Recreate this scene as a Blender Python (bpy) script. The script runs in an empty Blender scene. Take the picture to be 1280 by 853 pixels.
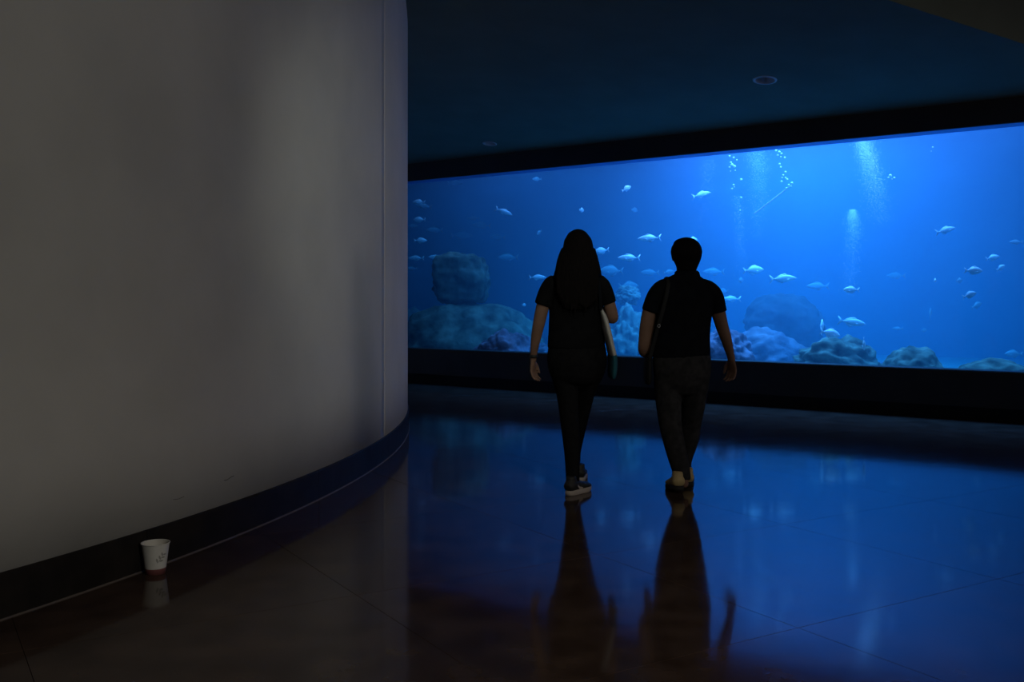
import bpy, bmesh, math, random
from mathutils import Vector, Matrix, noise, Euler

# ------------------------------------------------------------------ camera, world, lights, exposure
C = bpy.context.scene.collection
S = bpy.context.scene
F = 1244.44          # focal length in pixels of the 1280 wide frame (35 mm on 36 mm)
EYE = 1.22           # camera height
HZ = 375.0           # horizon row

cam_d = bpy.data.cameras.new('camera'); cam = bpy.data.objects.new('camera', cam_d); C.objects.link(cam)
cam_d.sensor_width = 36.0; cam_d.lens = 35.0
cam_d.shift_y = -(426.5 - HZ) / 1280.0
cam_d.clip_start = 0.05; cam_d.clip_end = 200
cam.location = (0, 0, EYE); cam.rotation_euler = (math.pi / 2, 0, 0)
S.camera = cam

world = bpy.data.worlds.new('world'); S.world = world; world.use_nodes = True
world.node_tree.nodes['Background'].inputs[0].default_value = (0.010, 0.010, 0.014, 1)
world.node_tree.nodes['Background'].inputs[1].default_value = 0.15

S.view_settings.view_transform = 'Standard'; S.view_settings.look = 'None'
S.view_settings.exposure = 0.0; S.view_settings.gamma = 1.0; S.view_settings.use_curve_mapping = False

# the tank front: a straight wall, t runs along it to the right, d goes into the tank
A0 = Vector((-1.54, 14.73)); U = Vector((0.7995, -0.6007)); N = Vector((0.6007, 0.7995))
def W(t, d, z=0.0):
    p = A0 + U * t + N * d
    return Vector((p.x, p.y, z))
def pix(px, py, Y):                       # a point seen at a pixel, at depth Y
    return Vector(((px - 640) / F * Y, Y, EYE - (py - HZ) / F * Y))
def tank(px, py, d):                      # a point seen at a pixel, d metres behind the tank front
    k = (px - 640) / F
    Y = (A0.dot(N) + d) / (k * N.x + N.y)
    return pix(px, py, Y)
TANK_ROT = math.atan2(U.y, U.x)

def area_light(name, loc, target, sx, sy, power, color, spread=math.pi):
    l = bpy.data.lights.new(name, 'AREA'); l.shape = 'RECTANGLE'; l.size = sx; l.size_y = sy
    l.energy = power; l.color = color; l.spread = spread
    o = bpy.data.objects.new(name, l); C.objects.link(o); o.location = loc
    o.rotation_euler = (Vector(target) - Vector(loc)).to_track_quat('-Z', 'Y').to_euler()
    return o
def spot_light(name, loc, target, power, color, cone, blend=0.6, radius=0.1):
    l = bpy.data.lights.new(name, 'SPOT'); l.energy = power; l.color = color
    l.spot_size = math.radians(cone); l.spot_blend = blend; l.shadow_soft_size = radius
    o = bpy.data.objects.new(name, l); C.objects.link(o); o.location = loc
    o.rotation_euler = (Vector(target) - Vector(loc)).to_track_quat('-Z', 'Y').to_euler()
    return o

# dim warm gallery light from the right; unseen spots and uplight added as fill
area_light('gallery_light', (9.5, 4.8, 2.5), (-0.95, 9.3, 1.2), 2.4, 2.0, 4, (1.0, 0.96, 0.90), math.radians(38))
spot_light('hall_fill_spot', (2.6, -0.8, 2.3), (-1.5, 5.5, 0.9), 205, (1.0, 0.985, 0.86), 58, 0.8, 0.35)  # added fill with no fixture, brightens the curved wall past the people
spot_light('wall_fill_spot', (0.9, 4.0, 3.0), (-1.02, 7.7, 1.1), 56, (0.93, 1.0, 0.84), 72, 1.0, 0.25)  # added out of frame to lift the far end of the curved wall
spot_light('floor_fill_spot', (0.9, 2.6, 4.4), (0.6, 3.7, 0.0), 58, (1.0, 0.80, 0.66), 84, 0.9, 0.4)  # invented overhead fill for the front floor, the cup and the feet
area_light('ceiling_fill_light', (9.5, 3.0, 2.2), (7.0, 6.0, 4.5), 1.5, 1.5, 18, (1.0, 0.85, 1.0))  # added upward fill that lifts the upper ceiling and bulkhead face
# lamps over the open water of the tank
BLUE = (0.15, 0.34, 1.0)
for t, d, s, e in ((-2.8, 3.0, 2.4, 15), (1.0, 2.2, 2.4, 95), (5.0, 1.9, 2.4, 520), (7.4, 1.5, 2.2, 200), (4.0, 5.2, 2.4, 120)):
    area_light('tank_lamp', W(t, d, 5.3), W(t, d, 0), s, s, e, BLUE, math.radians(110))
for px, d, e, cone in ((948, 2.2, 520, 5), (1092, 2.0, 900, 5), (790, 3.0, 220, 5), (1000, 2.8, 500, 9), (1190, 3.0, 260, 8), (880, 2.6, 200, 4)):
    p = tank(px, 180, d)
    spot_light('tank_spot', (p.x, p.y, 5.4), (p.x + 0.05, p.y, 0), e, (0.75, 0.80, 1.0), cone)

# ------------------------------------------------------------------ helpers
def link(o, parent=None):
    C.objects.link(o)
    if parent is not None: o.parent = parent
    return o
def tag(o, label=None, cat=None, group=None, kind=None):
    if label: o['label'] = label
    if cat: o['category'] = cat
    if group: o['group'] = group
    if kind: o['kind'] = kind
    return o
def empty(name, loc=(0, 0, 0), rz=0.0):
    o = bpy.data.objects.new(name, None); C.objects.link(o); o.location = loc; o.rotation_euler = (0, 0, rz)
    o.empty_display_size = 0.1
    return o
def mesh_obj(name, verts, faces, mat, parent=None, smooth=False):
    me = bpy.data.meshes.new(name); me.from_pydata([tuple(v) for v in verts], [], faces); me.update()
    if mat: me.materials.append(mat)
    if smooth: me.shade_smooth()
    return link(bpy.data.objects.new(name, me), parent)
def bm_obj(name, bm, mat, parent=None, smooth=False):
    me = bpy.data.meshes.new(name); bmesh.ops.recalc_face_normals(bm, faces=bm.faces); bm.to_mesh(me); bm.free()
    if mat: me.materials.append(mat)
    if smooth: me.shade_smooth()
    return link(bpy.data.objects.new(name, me), parent)
def box_bm(bm, lo, hi, mtx=None):
    x0, y0, z0 = lo; x1, y1, z1 = hi
    vs = [bm.verts.new((mtx @ Vector(p)) if mtx else p) for p in ((x0,y0,z0),(x1,y0,z0),(x1,y1,z0),(x0,y1,z0),(x0,y0,z1),(x1,y0,z1),(x1,y1,z1),(x0,y1,z1))]
    for q in ((3,2,1,0),(4,5,6,7),(0,1,5,4),(1,2,6,5),(2,3,7,6),(3,0,4,7)): bm.faces.new([vs[i] for i in q])
def tank_box(bm, t0, t1, d0, d1, z0, z1):
    vs = [bm.verts.new(W(t, d, z)) for z in (z0, z1) for t, d in ((t0,d0),(t1,d0),(t1,d1),(t0,d1))]
    for q in ((3,2,1,0),(4,5,6,7),(0,1,5,4),(1,2,6,5),(2,3,7,6),(3,0,4,7)): bm.faces.new([vs[i] for i in q])
def prism_bm(bm, pts, z0, z1):
    lo = [bm.verts.new((p[0], p[1], z0)) for p in pts]; hi = [bm.verts.new((p[0], p[1], z1)) for p in pts]
    n = len(pts); bm.faces.new(lo[::-1]); bm.faces.new(hi)
    for i in range(n): bm.faces.new((lo[i], lo[(i+1) % n], hi[(i+1) % n], hi[i]))

def tube(bm, pts, side=(1, 0, 0), seg=16, cap=True, bulge=0.6):
    """closed tube through pts = (centre, r_side, r_other); rounded ends"""
    cs = [Vector(p[0]) for p in pts]; n = len(cs); rings = []
    def frame(i):
        a = cs[max(i-1, 0)]; b = cs[min(i+1, n-1)]
        t = (b - a).normalized(); s = Vector(side); s = (s - t * s.dot(t)).normalized()
        return t, s, t.cross(s)
    full = []
    for i in range(n):
        t, s, o = frame(i)
        full.append((cs[i], t, s, o, pts[i][1], pts[i][2]))
    def ring(c, s, o, a, b):
        return [bm.verts.new(c + s * (a * math.cos(2*math.pi*k/seg)) + o * (b * math.sin(2*math.pi*k/seg))) for k in range(seg)]
    if cap:
        c, t, s, o, a, b = full[0]; h = min(a, b) * bulge
        for q in (80, 55, 28):
            rr = math.radians(q); rings.append(ring(c - t * (h * math.sin(rr)), s, o, a * math.cos(rr), b * math.cos(rr)))
    for c, t, s, o, a, b in full: rings.append(ring(c, s, o, a, b))
    if cap:
        c, t, s, o, a, b = full[-1]; h = min(a, b) * bulge
        for q in (28, 55, 80):
            rr = math.radians(q); rings.append(ring(c + t * (h * math.sin(rr)), s, o, a * math.cos(rr), b * math.cos(rr)))
    for r0, r1 in zip(rings, rings[1:]):
        for k in range(seg): bm.faces.new((r0[k], r0[(k+1) % seg], r1[(k+1) % seg], r1[k]))
    bm.faces.new(rings[0][::-1]); bm.faces.new(rings[-1])
def catmull(pts, sub=3):
    out = []
    n = len(pts)
    for i in range(n - 1):
        p0, p1, p2, p3 = pts[max(i-1, 0)], pts[i], pts[i+1], pts[min(i+2, n-1)]
        for k in range(sub):
            u = k / sub
            f = lambda a, b, c, d: 0.5 * ((2*b) + (c-a)*u + (2*a-5*b+4*c-d)*u*u + (3*b-a-3*c+d)*u**3)
            out.append((f(Vector(p0[0]), Vector(p1[0]), Vector(p2[0]), Vector(p3[0])), f(p0[1], p1[1], p2[1], p3[1]), f(p0[2], p1[2], p2[2], p3[2])))
    out.append((Vector(pts[-1][0]), pts[-1][1], pts[-1][2]))
    return out
def ellipsoid(bm, c, rx, ry, rz, rot=None, seg=16):
    m = Matrix.Translation(c) @ (rot.to_4x4() if rot else Matrix.Identity(4)) @ Matrix.Diagonal((rx, ry, rz, 1))
    bmesh.ops.create_uvsphere(bm, u_segments=seg, v_segments=seg // 2 + 2, radius=1, matrix=m)
def fuse(name, bm, mat, parent, voxel, smooth=4, push=None):
    """one continuous surface out of the closed shapes in bm"""
    bmesh.ops.recalc_face_normals(bm, faces=bm.faces)
    me = bpy.data.meshes.new('tmp'); bm.to_mesh(me); bm.free()
    o = bpy.data.objects.new('tmp', me); C.objects.link(o)
    r = o.modifiers.new('r', 'REMESH'); r.mode = 'VOXEL'; r.voxel_size = voxel
    s = o.modifiers.new('s', 'SMOOTH'); s.factor = 0.5; s.iterations = smooth
    dg = bpy.context.evaluated_depsgraph_get(); dg.update()
    out = bpy.data.meshes.new_from_object(o.evaluated_get(dg)); out.name = name
    bpy.data.objects.remove(o); bpy.data.meshes.remove(me)
    if push:
        for v in out.vertices: v.co = push(v.co)
    out.materials.clear(); out.materials.append(mat); out.shade_smooth()
    return link(bpy.data.objects.new(name, out), parent)

# ------------------------------------------------------------------ materials
def mat(name, base, rough=0.6, spec=0.5, noise_scale=None, c2=None, bump=0.0, bump_scale=60, detail=5, metallic=0.0, coat=0.0, stretch=None, lo=0.35, hi=0.65):
    m = bpy.data.materials.new(name); m.use_nodes = True
    nt = m.node_tree; b = nt.nodes['Principled BSDF']
    b.inputs['Base Color'].default_value = (*base, 1); b.inputs['Roughness'].default_value = rough
    b.inputs['Specular IOR Level'].default_value = spec; b.inputs['Metallic'].default_value = metallic
    b.inputs['Coat Weight'].default_value = coat
    tc = nt.nodes.new('ShaderNodeTexCoord'); vec = tc.outputs['Object']
    if stretch:
        mp = nt.nodes.new('ShaderNodeMapping'); mp.inputs['Scale'].default_value = stretch
        nt.links.new(vec, mp.inputs[0]); vec = mp.outputs[0]
    if noise_scale:
        n = nt.nodes.new('ShaderNodeTexNoise'); n.inputs['Scale'].default_value = noise_scale; n.inputs['Detail'].default_value = detail
        r = nt.nodes.new('ShaderNodeValToRGB'); r.color_ramp.elements[0].color = (*base, 1); r.color_ramp.elements[1].color = (*c2, 1)
        r.color_ramp.elements[0].position = lo; r.color_ramp.elements[1].position = hi
        nt.links.new(vec, n.inputs['Vector']); nt.links.new(n.outputs[0], r.inputs[0]); nt.links.new(r.outputs[0], b.inputs['Base Color'])
    if bump:
        n2 = nt.nodes.new('ShaderNodeTexNoise'); n2.inputs['Scale'].default_value = bump_scale; n2.inputs['Detail'].default_value = 6
        bp = nt.nodes.new('ShaderNodeBump'); bp.inputs['Strength'].default_value = bump; bp.inputs['Distance'].default_value = 0.02
        nt.links.new(vec, n2.inputs['Vector']); nt.links.new(n2.outputs[0], bp.inputs['Height']); nt.links.new(bp.outputs[0], b.inputs['Normal'])
    return m

M = {}
M['plaster'] = mat('pale_plaster', (0.435, 0.415, 0.395), 0.85, 0.25, 1.3, (0.51, 0.485, 0.46), 0.12, 9, detail=8)
M['ceiling'] = mat('dark_ceiling_paint', (0.15, 0.175, 0.135), 0.9, 0.2, 2.0, (0.17, 0.20, 0.155), 0.05, 40)
M['upper'] = mat('grey_upper_ceiling', (0.15, 0.14, 0.15), 0.9, 0.2)
M['dark_wall'] = mat('dark_wall_paint', (0.048, 0.046, 0.045), 0.6, 0.25, 3.0, (0.055, 0.053, 0.052), 0.05, 30)
M['reveal'] = mat('blue_glow_reveal', (0.12, 0.32, 0.72), 0.5, 0.3)  # blue glow of the tank on the soffit is put into this colour
M['black_base'] = mat('black_base_paint', (0.010, 0.010, 0.010), 0.55, 0.3)
M['stone_base'] = mat('dark_polished_stone', (0.014, 0.012, 0.011), 0.45, 0.06, 8.0, (0.022, 0.018, 0.016), 0.03, 25)
M['caulk'] = mat('grey_caulk', (0.10, 0.08, 0.07), 0.7)
M['joint'] = mat('dark_joint_filler', (0.022, 0.015, 0.011), 0.9, 0.1)

def floor_mat():
    m = mat('polished_brown_terrazzo', (0.040, 0.025, 0.019), 0.16, 0.24, 5.0, (0.070, 0.046, 0.035), 0.0, detail=9)
    nt = m.node_tree; b = nt.nodes['Principled BSDF']
    tc = [n for n in nt.nodes if n.type == 'TEX_COORD'][0]
    geo = nt.nodes.new('ShaderNodeNewGeometry')
    n = nt.nodes.new('ShaderNodeTexNoise'); n.inputs['Scale'].default_value = 1.3; n.inputs['Detail'].default_value = 7
    r = nt.nodes.new('ShaderNodeMapRange'); r.inputs['To Min'].default_value = 0.04; r.inputs['To Max'].default_value = 0.13
    nt.links.new(geo.outputs['Position'], n.inputs['Vector']); nt.links.new(n.outputs[0], r.inputs[0]); nt.links.new(r.outputs[0], b.inputs['Roughness'])
    n2 = nt.nodes.new('ShaderNodeTexNoise'); n2.inputs['Scale'].default_value = 2.2; n2.inputs['Detail'].default_value = 4
    bp = nt.nodes.new('ShaderNodeBump'); bp.inputs['Strength'].default_value = 0.04; bp.inputs['Distance'].default_value = 0.02
    nt.links.new(geo.outputs['Position'], n2.inputs['Vector']); nt.links.new(n2.outputs[0], bp.inputs['Height']); nt.links.new(bp.outputs[0], b.inputs['Normal'])
    b.inputs['IOR'].default_value = 1.42
    for nn in nt.nodes:
        if nn.type == 'TEX_NOISE' and abs(nn.inputs['Scale'].default_value - 5.0) < 1e-6: nt.links.new(geo.outputs['Position'], nn.inputs['Vector'])
    return m
M['floor'] = floor_mat()

def pane_mat():
    m = bpy.data.materials.new('clear_acrylic'); m.use_nodes = True; nt = m.node_tree; nt.nodes.clear()
    out = nt.nodes.new('ShaderNodeOutputMaterial'); mx = nt.nodes.new('ShaderNodeMixShader')
    fr = nt.nodes.new('ShaderNodeFresnel'); fr.inputs[0].default_value = 1.33
    tr = nt.nodes.new('ShaderNodeBsdfTransparent'); gl = nt.nodes.new('ShaderNodeBsdfGlossy'); gl.inputs['Roughness'].default_value = 0.02
    nt.links.new(fr.outputs[0], mx.inputs[0]); nt.links.new(tr.outputs[0], mx.inputs[1]); nt.links.new(gl.outputs[0], mx.inputs[2]); nt.links.new(mx.outputs[0], out.inputs[0])
    return m
M['pane'] = pane_mat()
def water_mat():
    m = bpy.data.materials.new('blue_tank_water'); m.use_nodes = True; nt = m.node_tree; nt.nodes.clear()
    out = nt.nodes.new('ShaderNodeOutputMaterial'); add = nt.nodes.new('ShaderNodeAddShader')
    sc = nt.nodes.new('ShaderNodeVolumeScatter'); sc.inputs['Color'].default_value = (0.24, 0.60, 1.0, 1); sc.inputs['Density'].default_value = 0.16; sc.inputs['Anisotropy'].default_value = 0.0
    ab = nt.nodes.new('ShaderNodeVolumeAbsorption'); ab.inputs['Color'].default_value = (0.0, 0.85, 0.985, 1); ab.inputs['Density'].default_value = 0.46
    nt.links.new(sc.outputs[0], add.inputs[0]); nt.links.new(ab.outputs[0], add.inputs[1]); nt.links.new(add.outputs[0], out.inputs['Volume'])
    m.cycles.homogeneous_volume = True
    return m
M['water'] = water_mat()
M['tank_wall'] = mat('blue_tank_lining', (0.05, 0.16, 0.34), 0.8, 0.1, 0.8, (0.04, 0.13, 0.28))
M['sand'] = mat('pale_tank_sand', (0.35, 0.36, 0.34), 0.9, 0.1, 4, (0.25, 0.26, 0.26), 0.3, 12)
M['rock'] = mat('grey_reef_rock', (0.035, 0.045, 0.035), 0.9, 0.1, 4.5, (0.19, 0.21, 0.16), 1.0, 8, detail=9)
M['coral'] = mat('mauve_coral_rock', (0.06, 0.042, 0.06), 0.9, 0.1, 5.0, (0.22, 0.17, 0.22), 1.0, 9, detail=9)
M['dark_rock'] = mat('dark_reef_rock', (0.018, 0.022, 0.024), 0.9, 0.1, 4.0, (0.07, 0.06, 0.07), 0.8, 8, detail=9)
M['pale_rock'] = mat('pale_coral', (0.07, 0.09, 0.08), 0.9, 0.1, 6.0, (0.34, 0.38, 0.34), 1.0, 9, detail=9)
M['fish'] = mat('silver_fish_skin', (0.80, 0.82, 0.84), 0.4, 0.6, 14, (0.62, 0.66, 0.70))
M['fish_dark'] = mat('grey_fish_skin', (0.30, 0.34, 0.37), 0.5, 0.4, 14, (0.22, 0.26, 0.30))
M['bubble'] = mat('white_air_bubble', (0.85, 0.9, 0.95), 0.25, 0.6)
M['hose'] = mat('pale_plastic_rod', (0.6, 0.62, 0.62), 0.4)
M['metal_trim'] = mat('white_light_trim', (0.55, 0.55, 0.55), 0.4)
M['can'] = mat('black_light_can', (0.02, 0.02, 0.02), 0.5)
M['lens'] = mat('frosted_light_lens', (0.25, 0.25, 0.26), 0.3)

# ------------------------------------------------------------------ the curved wall on the left
CX, CY, R = -11.94, 8.40, 11.0
def arc(deg, r=R): return (CX + r * math.cos(math.radians(deg)), CY + r * math.sin(math.radians(deg)))
H_UP = 4.5
SEAM = -4.4
def build_curved_wall():
    # profile of the plaster face: straight, then rolling back slightly at the very top
    zs = [0.18, 0.6, 1.2, 1.8, 2.4, 3.0, 3.6, 3.85, 3.95, 4.05, 4.15, 4.3, H_UP]
    off = lambda z: 0.0
    angs = []
    a = -62.0
    while a <= 44.01: angs.append(a); a += 1.0
    g = 0.003
    angs = sorted(set(angs + [SEAM - g*1.6, SEAM - g, SEAM + g, SEAM + g*1.6]))
    vs, fs = [], []
    for a in angs:
        inset = -0.0005 if abs(a - SEAM) < g * 1.2 else 0.0
        for z in zs:
            x, y = arc(a, R + off(z) + inset); vs.append((x, y, z))
    n = len(zs)
    for i in range(len(angs) - 1):
        for k in range(n - 1): fs.append((i*n + k, (i+1)*n + k, (i+1)*n + k+1, i*n + k+1))
    # back face so the wall has thickness
    b = len(vs)
    for a in angs:
        for z in (0.18, H_UP): vs.append((*arc(a, R - 0.45), z))
    for i in range(len(angs) - 1):
        fs.append((b + 2*i, b + 2*i + 1, b + 2*i + 3, b + 2*i + 2))
        fs.append((i*n, b + 2*i, b + 2*i + 2, (i+1)*n)); fs.append((i*n + n-1, (i+1)*n + n-1, b + 2*i + 3, b + 2*i + 1))
    w = mesh_obj('wall_left', vs, fs, M['plaster'], None, True); tag(w, kind='structure')
    return w
wall_left = build_curved_wall()

def wall_hit(px, py):                     # where the ray through a pixel meets the curved wall
    k = (px - 640) / F
    a = k*k + 1; b = -2*(k*CX + CY); c = CX*CX + CY*CY - R*R
    disc = b*b - 4*a*c
    Y = (-b - math.sqrt(max(disc, 0))) / (2*a)
    return pix(px, py, Y)
M['scuff'] = mat('dark_scuff', (0.10, 0.09, 0.085), 0.8, 0.2)
def scuff(points, w):
    bm = bmesh.new(); prev = None
    for px, py in points:
        p = wall_hit(px, py); n = Vector((p.x - CX, p.y - CY, 0)).normalized()
        p = p + n * 0.0012
        a = bm.verts.new(p + Vector((0, 0, w))); b = bm.verts.new(p - Vector((0, 0, w)))
        if prev: bm.faces.new((prev[0], prev[1], b, a))
        prev = (a, b)
    bm_obj('scuff_mark', bm, M['scuff'], wall_left)
scuff([(280, 601), (284, 600), (288, 597), (292, 595)], 0.0016)
scuff([(216, 625), (223, 624), (230, 621)], 0.0010)

# dark stone skirting in lengths, with the pale caulk line at its foot
bb = empty('baseboard_left'); tag(bb, kind='structure')
edges = [-62, -52.5, -44.6, -36.8, -28.9, -20.8, -12.2, -3.7, 4.4, 12.5, 20.6, 28.7, 36.8, 44]
for e0, e1 in zip(edges, edges[1:]):
    bm = bmesh.new(); n = 8; g = 0.012
    prof = [(R - 0.02, 0.0), (R + 0.012, 0.0), (R + 0.012, 0.176), (R + 0.008, 0.18), (R - 0.02, 0.18)]
    rows = []
    for i in range(n + 1):
        a = (e0 + g) + (e1 - e0 - 2*g) * i / n
        rows.append([bm.verts.new((*arc(a, r), z)) for r, z in prof])
    for r0, r1 in zip(rows, rows[1:]):
        for k in range(5): bm.faces.new((r0[k], r0[(k+1) % 5], r1[(k+1) % 5], r1[k]))
    bm.faces.new(rows[0]); bm.faces.new(rows[-1][::-1])
    bm_obj('skirting_panel', bm, M['stone_base'], bb)
bm = bmesh.new(); rows = []
for i in range(107):
    a = -62 + i
    rows.append([bm.verts.new((*arc(a, r), z)) for r, z in ((R + 0.011, 0.0), (R + 0.018, 0.0), (R + 0.011, 0.007))])
for r0, r1 in zip(rows, rows[1:]):
    for k in range(3): bm.faces.new((r0[k], r0[(k+1) % 3], r1[(k+1) % 3], r1[k]))
bm_obj('caulk_line', bm, M['caulk'], bb)

# ------------------------------------------------------------------ far wall with the long window
T0, T1 = -4.6, 11.2
WT0, WT1 = -3.9, 8.7
SILL, HEAD, CEIL = 0.50, 2.976, 3.23
bm = bmesh.new()
tank_box(bm, T0, T1, 0, 0.25, 0.135, SILL)                # parapet below the glass
tank_box(bm, T0, WT0, 0, 0.25, SILL, HEAD); tank_box(bm, WT1, T1, 0, 0.25, SILL, HEAD)
tank_box(bm, T0, T1, 0, 0.25, HEAD, 5.7)
tag(bm_obj('wall_far', bm, M['dark_wall']), kind='structure')
bm = bmesh.new(); tank_box(bm, T0, T1, 0.03, 0.25, 0.0, 0.135)
tag(bm_obj('baseboard_far', bm, M['black_base']), kind='structure')
win = empty('window_1', W(3, 0.1, SILL)); tag(win, kind='structure')
def child_of(o, parent):
    o.parent = parent; o.matrix_parent_inverse = Matrix.Translation(-Vector(parent.location)); return o
bm = bmesh.new()
vs = [bm.verts.new(W(t, 0.20, z)) for t, z in ((WT0, SILL), (WT1, SILL), (WT1, HEAD), (WT0, HEAD))]; bm.faces.new(vs)
child_of(bm_obj('pane', bm, M['pane']), win)
bm = bmesh.new(); tank_box(bm, WT0, WT1, 0.012, 0.25, SILL - 0.001, SILL + 0.006)
child_of(bm_obj('sill', bm, M['black_base']), win)
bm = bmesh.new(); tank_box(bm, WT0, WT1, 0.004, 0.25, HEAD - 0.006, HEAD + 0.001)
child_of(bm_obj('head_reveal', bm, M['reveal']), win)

# ------------------------------------------------------------------ the tank behind it
bm = bmesh.new(); tank_box(bm, -9, 14.5, 7.6, 7.8, -0.4, 5.7); tag(bm_obj('wall_tank', bm, M['tank_wall']), kind='structure')
bm = bmesh.new(); tank_box(bm, -9.2, -9, 0.25, 7.8, -0.4, 5.7); tag(bm_obj('wall_tank_left', bm, M['tank_wall']), kind='structure')
bm = bmesh.new(); tank_box(bm, 14.5, 14.7, 0.25, 7.8, -0.4, 5.7); tag(bm_obj('wall_tank_right', bm, M['tank_wall']), kind='structure')
bm = bmesh.new(); tank_box(bm, -9, T0, 0.05, 0.25, -0.4, 5.7); tank_box(bm, T1, 14.5, 0.05, 0.25, -0.4, 5.7)
tag(bm_obj('wall_tank_front', bm, M['tank_wall']), kind='structure')
bm = bmesh.new(); tank_box(bm, -9, 14.5, 0.25, 7.6, -0.4, 0.22); tag(bm_obj('floor_tank', bm, M['sand']), kind='structure')
bm = bmesh.new(); tank_box(bm, -9.2, 14.7, 0.0, 7.8, 5.7, 5.8); tag(bm_obj('ceiling_tank', bm, M['black_base']), kind='structure')
bm = bmesh.new(); tank_box(bm, -8.95, 14.45, 0.26, 7.55, 0.225, 3.42)
tag(bm_obj('tank_water', bm, M['water']), kind='structure')

# ------------------------------------------------------------------ hall: floor, ceilings, other walls
bm = bmesh.new()
p_l = arc(44); hall = [(-9, -6), (14, -6), (14, W(T1, 0).y), (W(T1, 0).x, W(T1, 0).y), (W(T0, 0).x, W(T0, 0).y), (-9, W(T0, 0).y)]
prism_bm(bm, hall, -0.15, -0.004)
floor = bm_obj('floor', bm, M['joint']); tag(floor, kind='structure')
ang = math.radians(31.5); ux = Vector((math.cos(ang), math.sin(ang))); uy = Vector((-ux.y, ux.x))
NX = Vector((0.866, 0.5)); s_u, s_v = 1.24, 1.24
oU, oV = 1.60 , 2.60                        # joint offsets read off the photograph
me = bpy.data.meshes.new('floor_slab'); bm = bmesh.new()
hx, hy, c = s_u/2 - 0.0007, s_v/2 - 0.0007, 0.0006
top = [bm.verts.new((x, y, 0)) for x, y in ((-hx+c, -hy+c), (hx-c, -hy+c), (hx-c, hy-c), (-hx+c, hy-c))]
mid = [bm.verts.new((x, y, -c)) for x, y in ((-hx, -hy), (hx, -hy), (hx, hy), (-hx, hy))]
low = [bm.verts.new((x, y, -0.0039)) for x, y in ((-hx, -hy), (hx, -hy), (hx, hy), (-hx, hy))]
bm.faces.new(top)
for r0, r1 in ((mid, top), (low, mid)):
    for k in range(4): bm.faces.new((r0[k], r0[(k+1) % 4], r1[(k+1) % 4], r1[k]))
bm.to_mesh(me); bm.free(); me.materials.append(M['floor'])
def in_hall(p, pad):
    x, y = p
    if y < -6 + pad or x > 13.9 - pad: return False
    if (Vector((x, y)) - A0).dot(N) > -0.0 - pad: return False
    return math.hypot(x - CX, y - CY) > R - 1.4
k = 0
for i in range(-14, 16):
    for j in range(-10, 20):
        cpt = ux * (oU + (i + 0.5) * s_u) + uy * (oV + (j + 0.5) * s_v)
        if not in_hall(cpt, -0.75): continue
        o = bpy.data.objects.new('floor_slab', me); C.objects.link(o); o.parent = floor
        o.location = (cpt.x, cpt.y, 0); o.rotation_euler = (0, 0, ang)

# sloping ceiling that rises from the window head towards the hall, higher flat ceiling beyond it
SLOPE = 0.158
def ceil_z(x, y): return CEIL + SLOPE * (A0.dot(N) - (x * N.x + y * N.y))
def ceil_pix(px, py):
    k = (px - 640) / F; m = (HZ - py) / F
    Y = (CEIL + SLOPE * A0.dot(N) - EYE) / (m + SLOPE * (k * N.x + N.y))
    return pix(px, py, Y)
e0, e1 = ceil_pix(1110, 0), ceil_pix(1280, 55); dv = (e1 - e0); dv.z = 0; dv.normalize()
s1 = (A0.dot(N) - (e0.x * N.x + e0.y * N.y)) / (dv.x * N.x + dv.y * N.y)
pR = e0 + dv * s1; pL = e0 - dv * 4.5
gap = lambda a: 0.055 * max(0.0, min(1.0, (3 - a) / 6))
pts = [(pL.x, pL.y)] + [arc(a, R + gap(a)) for a in range(-9, 45, 2) if arc(a)[1] > pL.y + 0.05] + [tuple(W(T0, 0)[:2]), (pR.x, pR.y)]
bm = bmesh.new()
lo = [bm.verts.new((x, y, ceil_z(x, y))) for x, y in pts]
hi = [bm.verts.new((x, y, H_UP - 0.004)) for x, y in pts]
n_ = len(pts); bm.faces.new(lo[::-1]); bm.faces.new(hi)
for q in range(n_): bm.faces.new((lo[q], lo[(q+1) % n_], hi[(q+1) % n_], hi[q]))
ceil = bm_obj('ceiling', bm, M['ceiling'])
tag(ceil, kind='structure')
DL = [ceil_pix(956, 100), ceil_pix(612, 179.5)]
TILT = Vector((0, 0, 1)).rotation_difference(Vector((SLOPE * N.x, SLOPE * N.y, 1)).normalized())
bm = bmesh.new()
for p, r in zip(DL, (0.105, 0.085)):
    bmesh.ops.create_cone(bm, cap_ends=True, segments=40, radius1=r, radius2=r, depth=0.4, matrix=Matrix.Translation(p) @ TILT.to_matrix().to_4x4())
cut = bm_obj('cutter', bm, None)
b = ceil.modifiers.new('b', 'BOOLEAN'); b.operation = 'DIFFERENCE'; b.object = cut; b.solver = 'EXACT'
dg = bpy.context.evaluated_depsgraph_get(); dg.update()
nm = bpy.data.meshes.new_from_object(ceil.evaluated_get(dg)); ceil.modifiers.clear(); ceil.data = nm
bpy.data.objects.remove(cut)
bm = bmesh.new(); prism_bm(bm, hall, H_UP, H_UP + 0.15)
tag(bm_obj('ceiling_upper', bm, M['upper']), kind='structure')
bm = bmesh.new(); box_bm(bm, (14, -6, 0), (14.2, W(T1, 0).y + .6, H_UP)); tag(bm_obj('wall_right', bm, M['dark_wall']), kind='structure')
bm = bmesh.new(); box_bm(bm, (-9, -6.2, 0), (14.2, -6, H_UP)); tag(bm_obj('wall_back', bm, M['dark_wall']), kind='structure')
bm = bmesh.new(); box_bm(bm, (W(T1, 0).x, W(T1, 0).y, 0), (14, W(T1, 0).y + 0.25, H_UP)); tag(bm_obj('wall_far_right', bm, M['dark_wall']), kind='structure')

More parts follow.
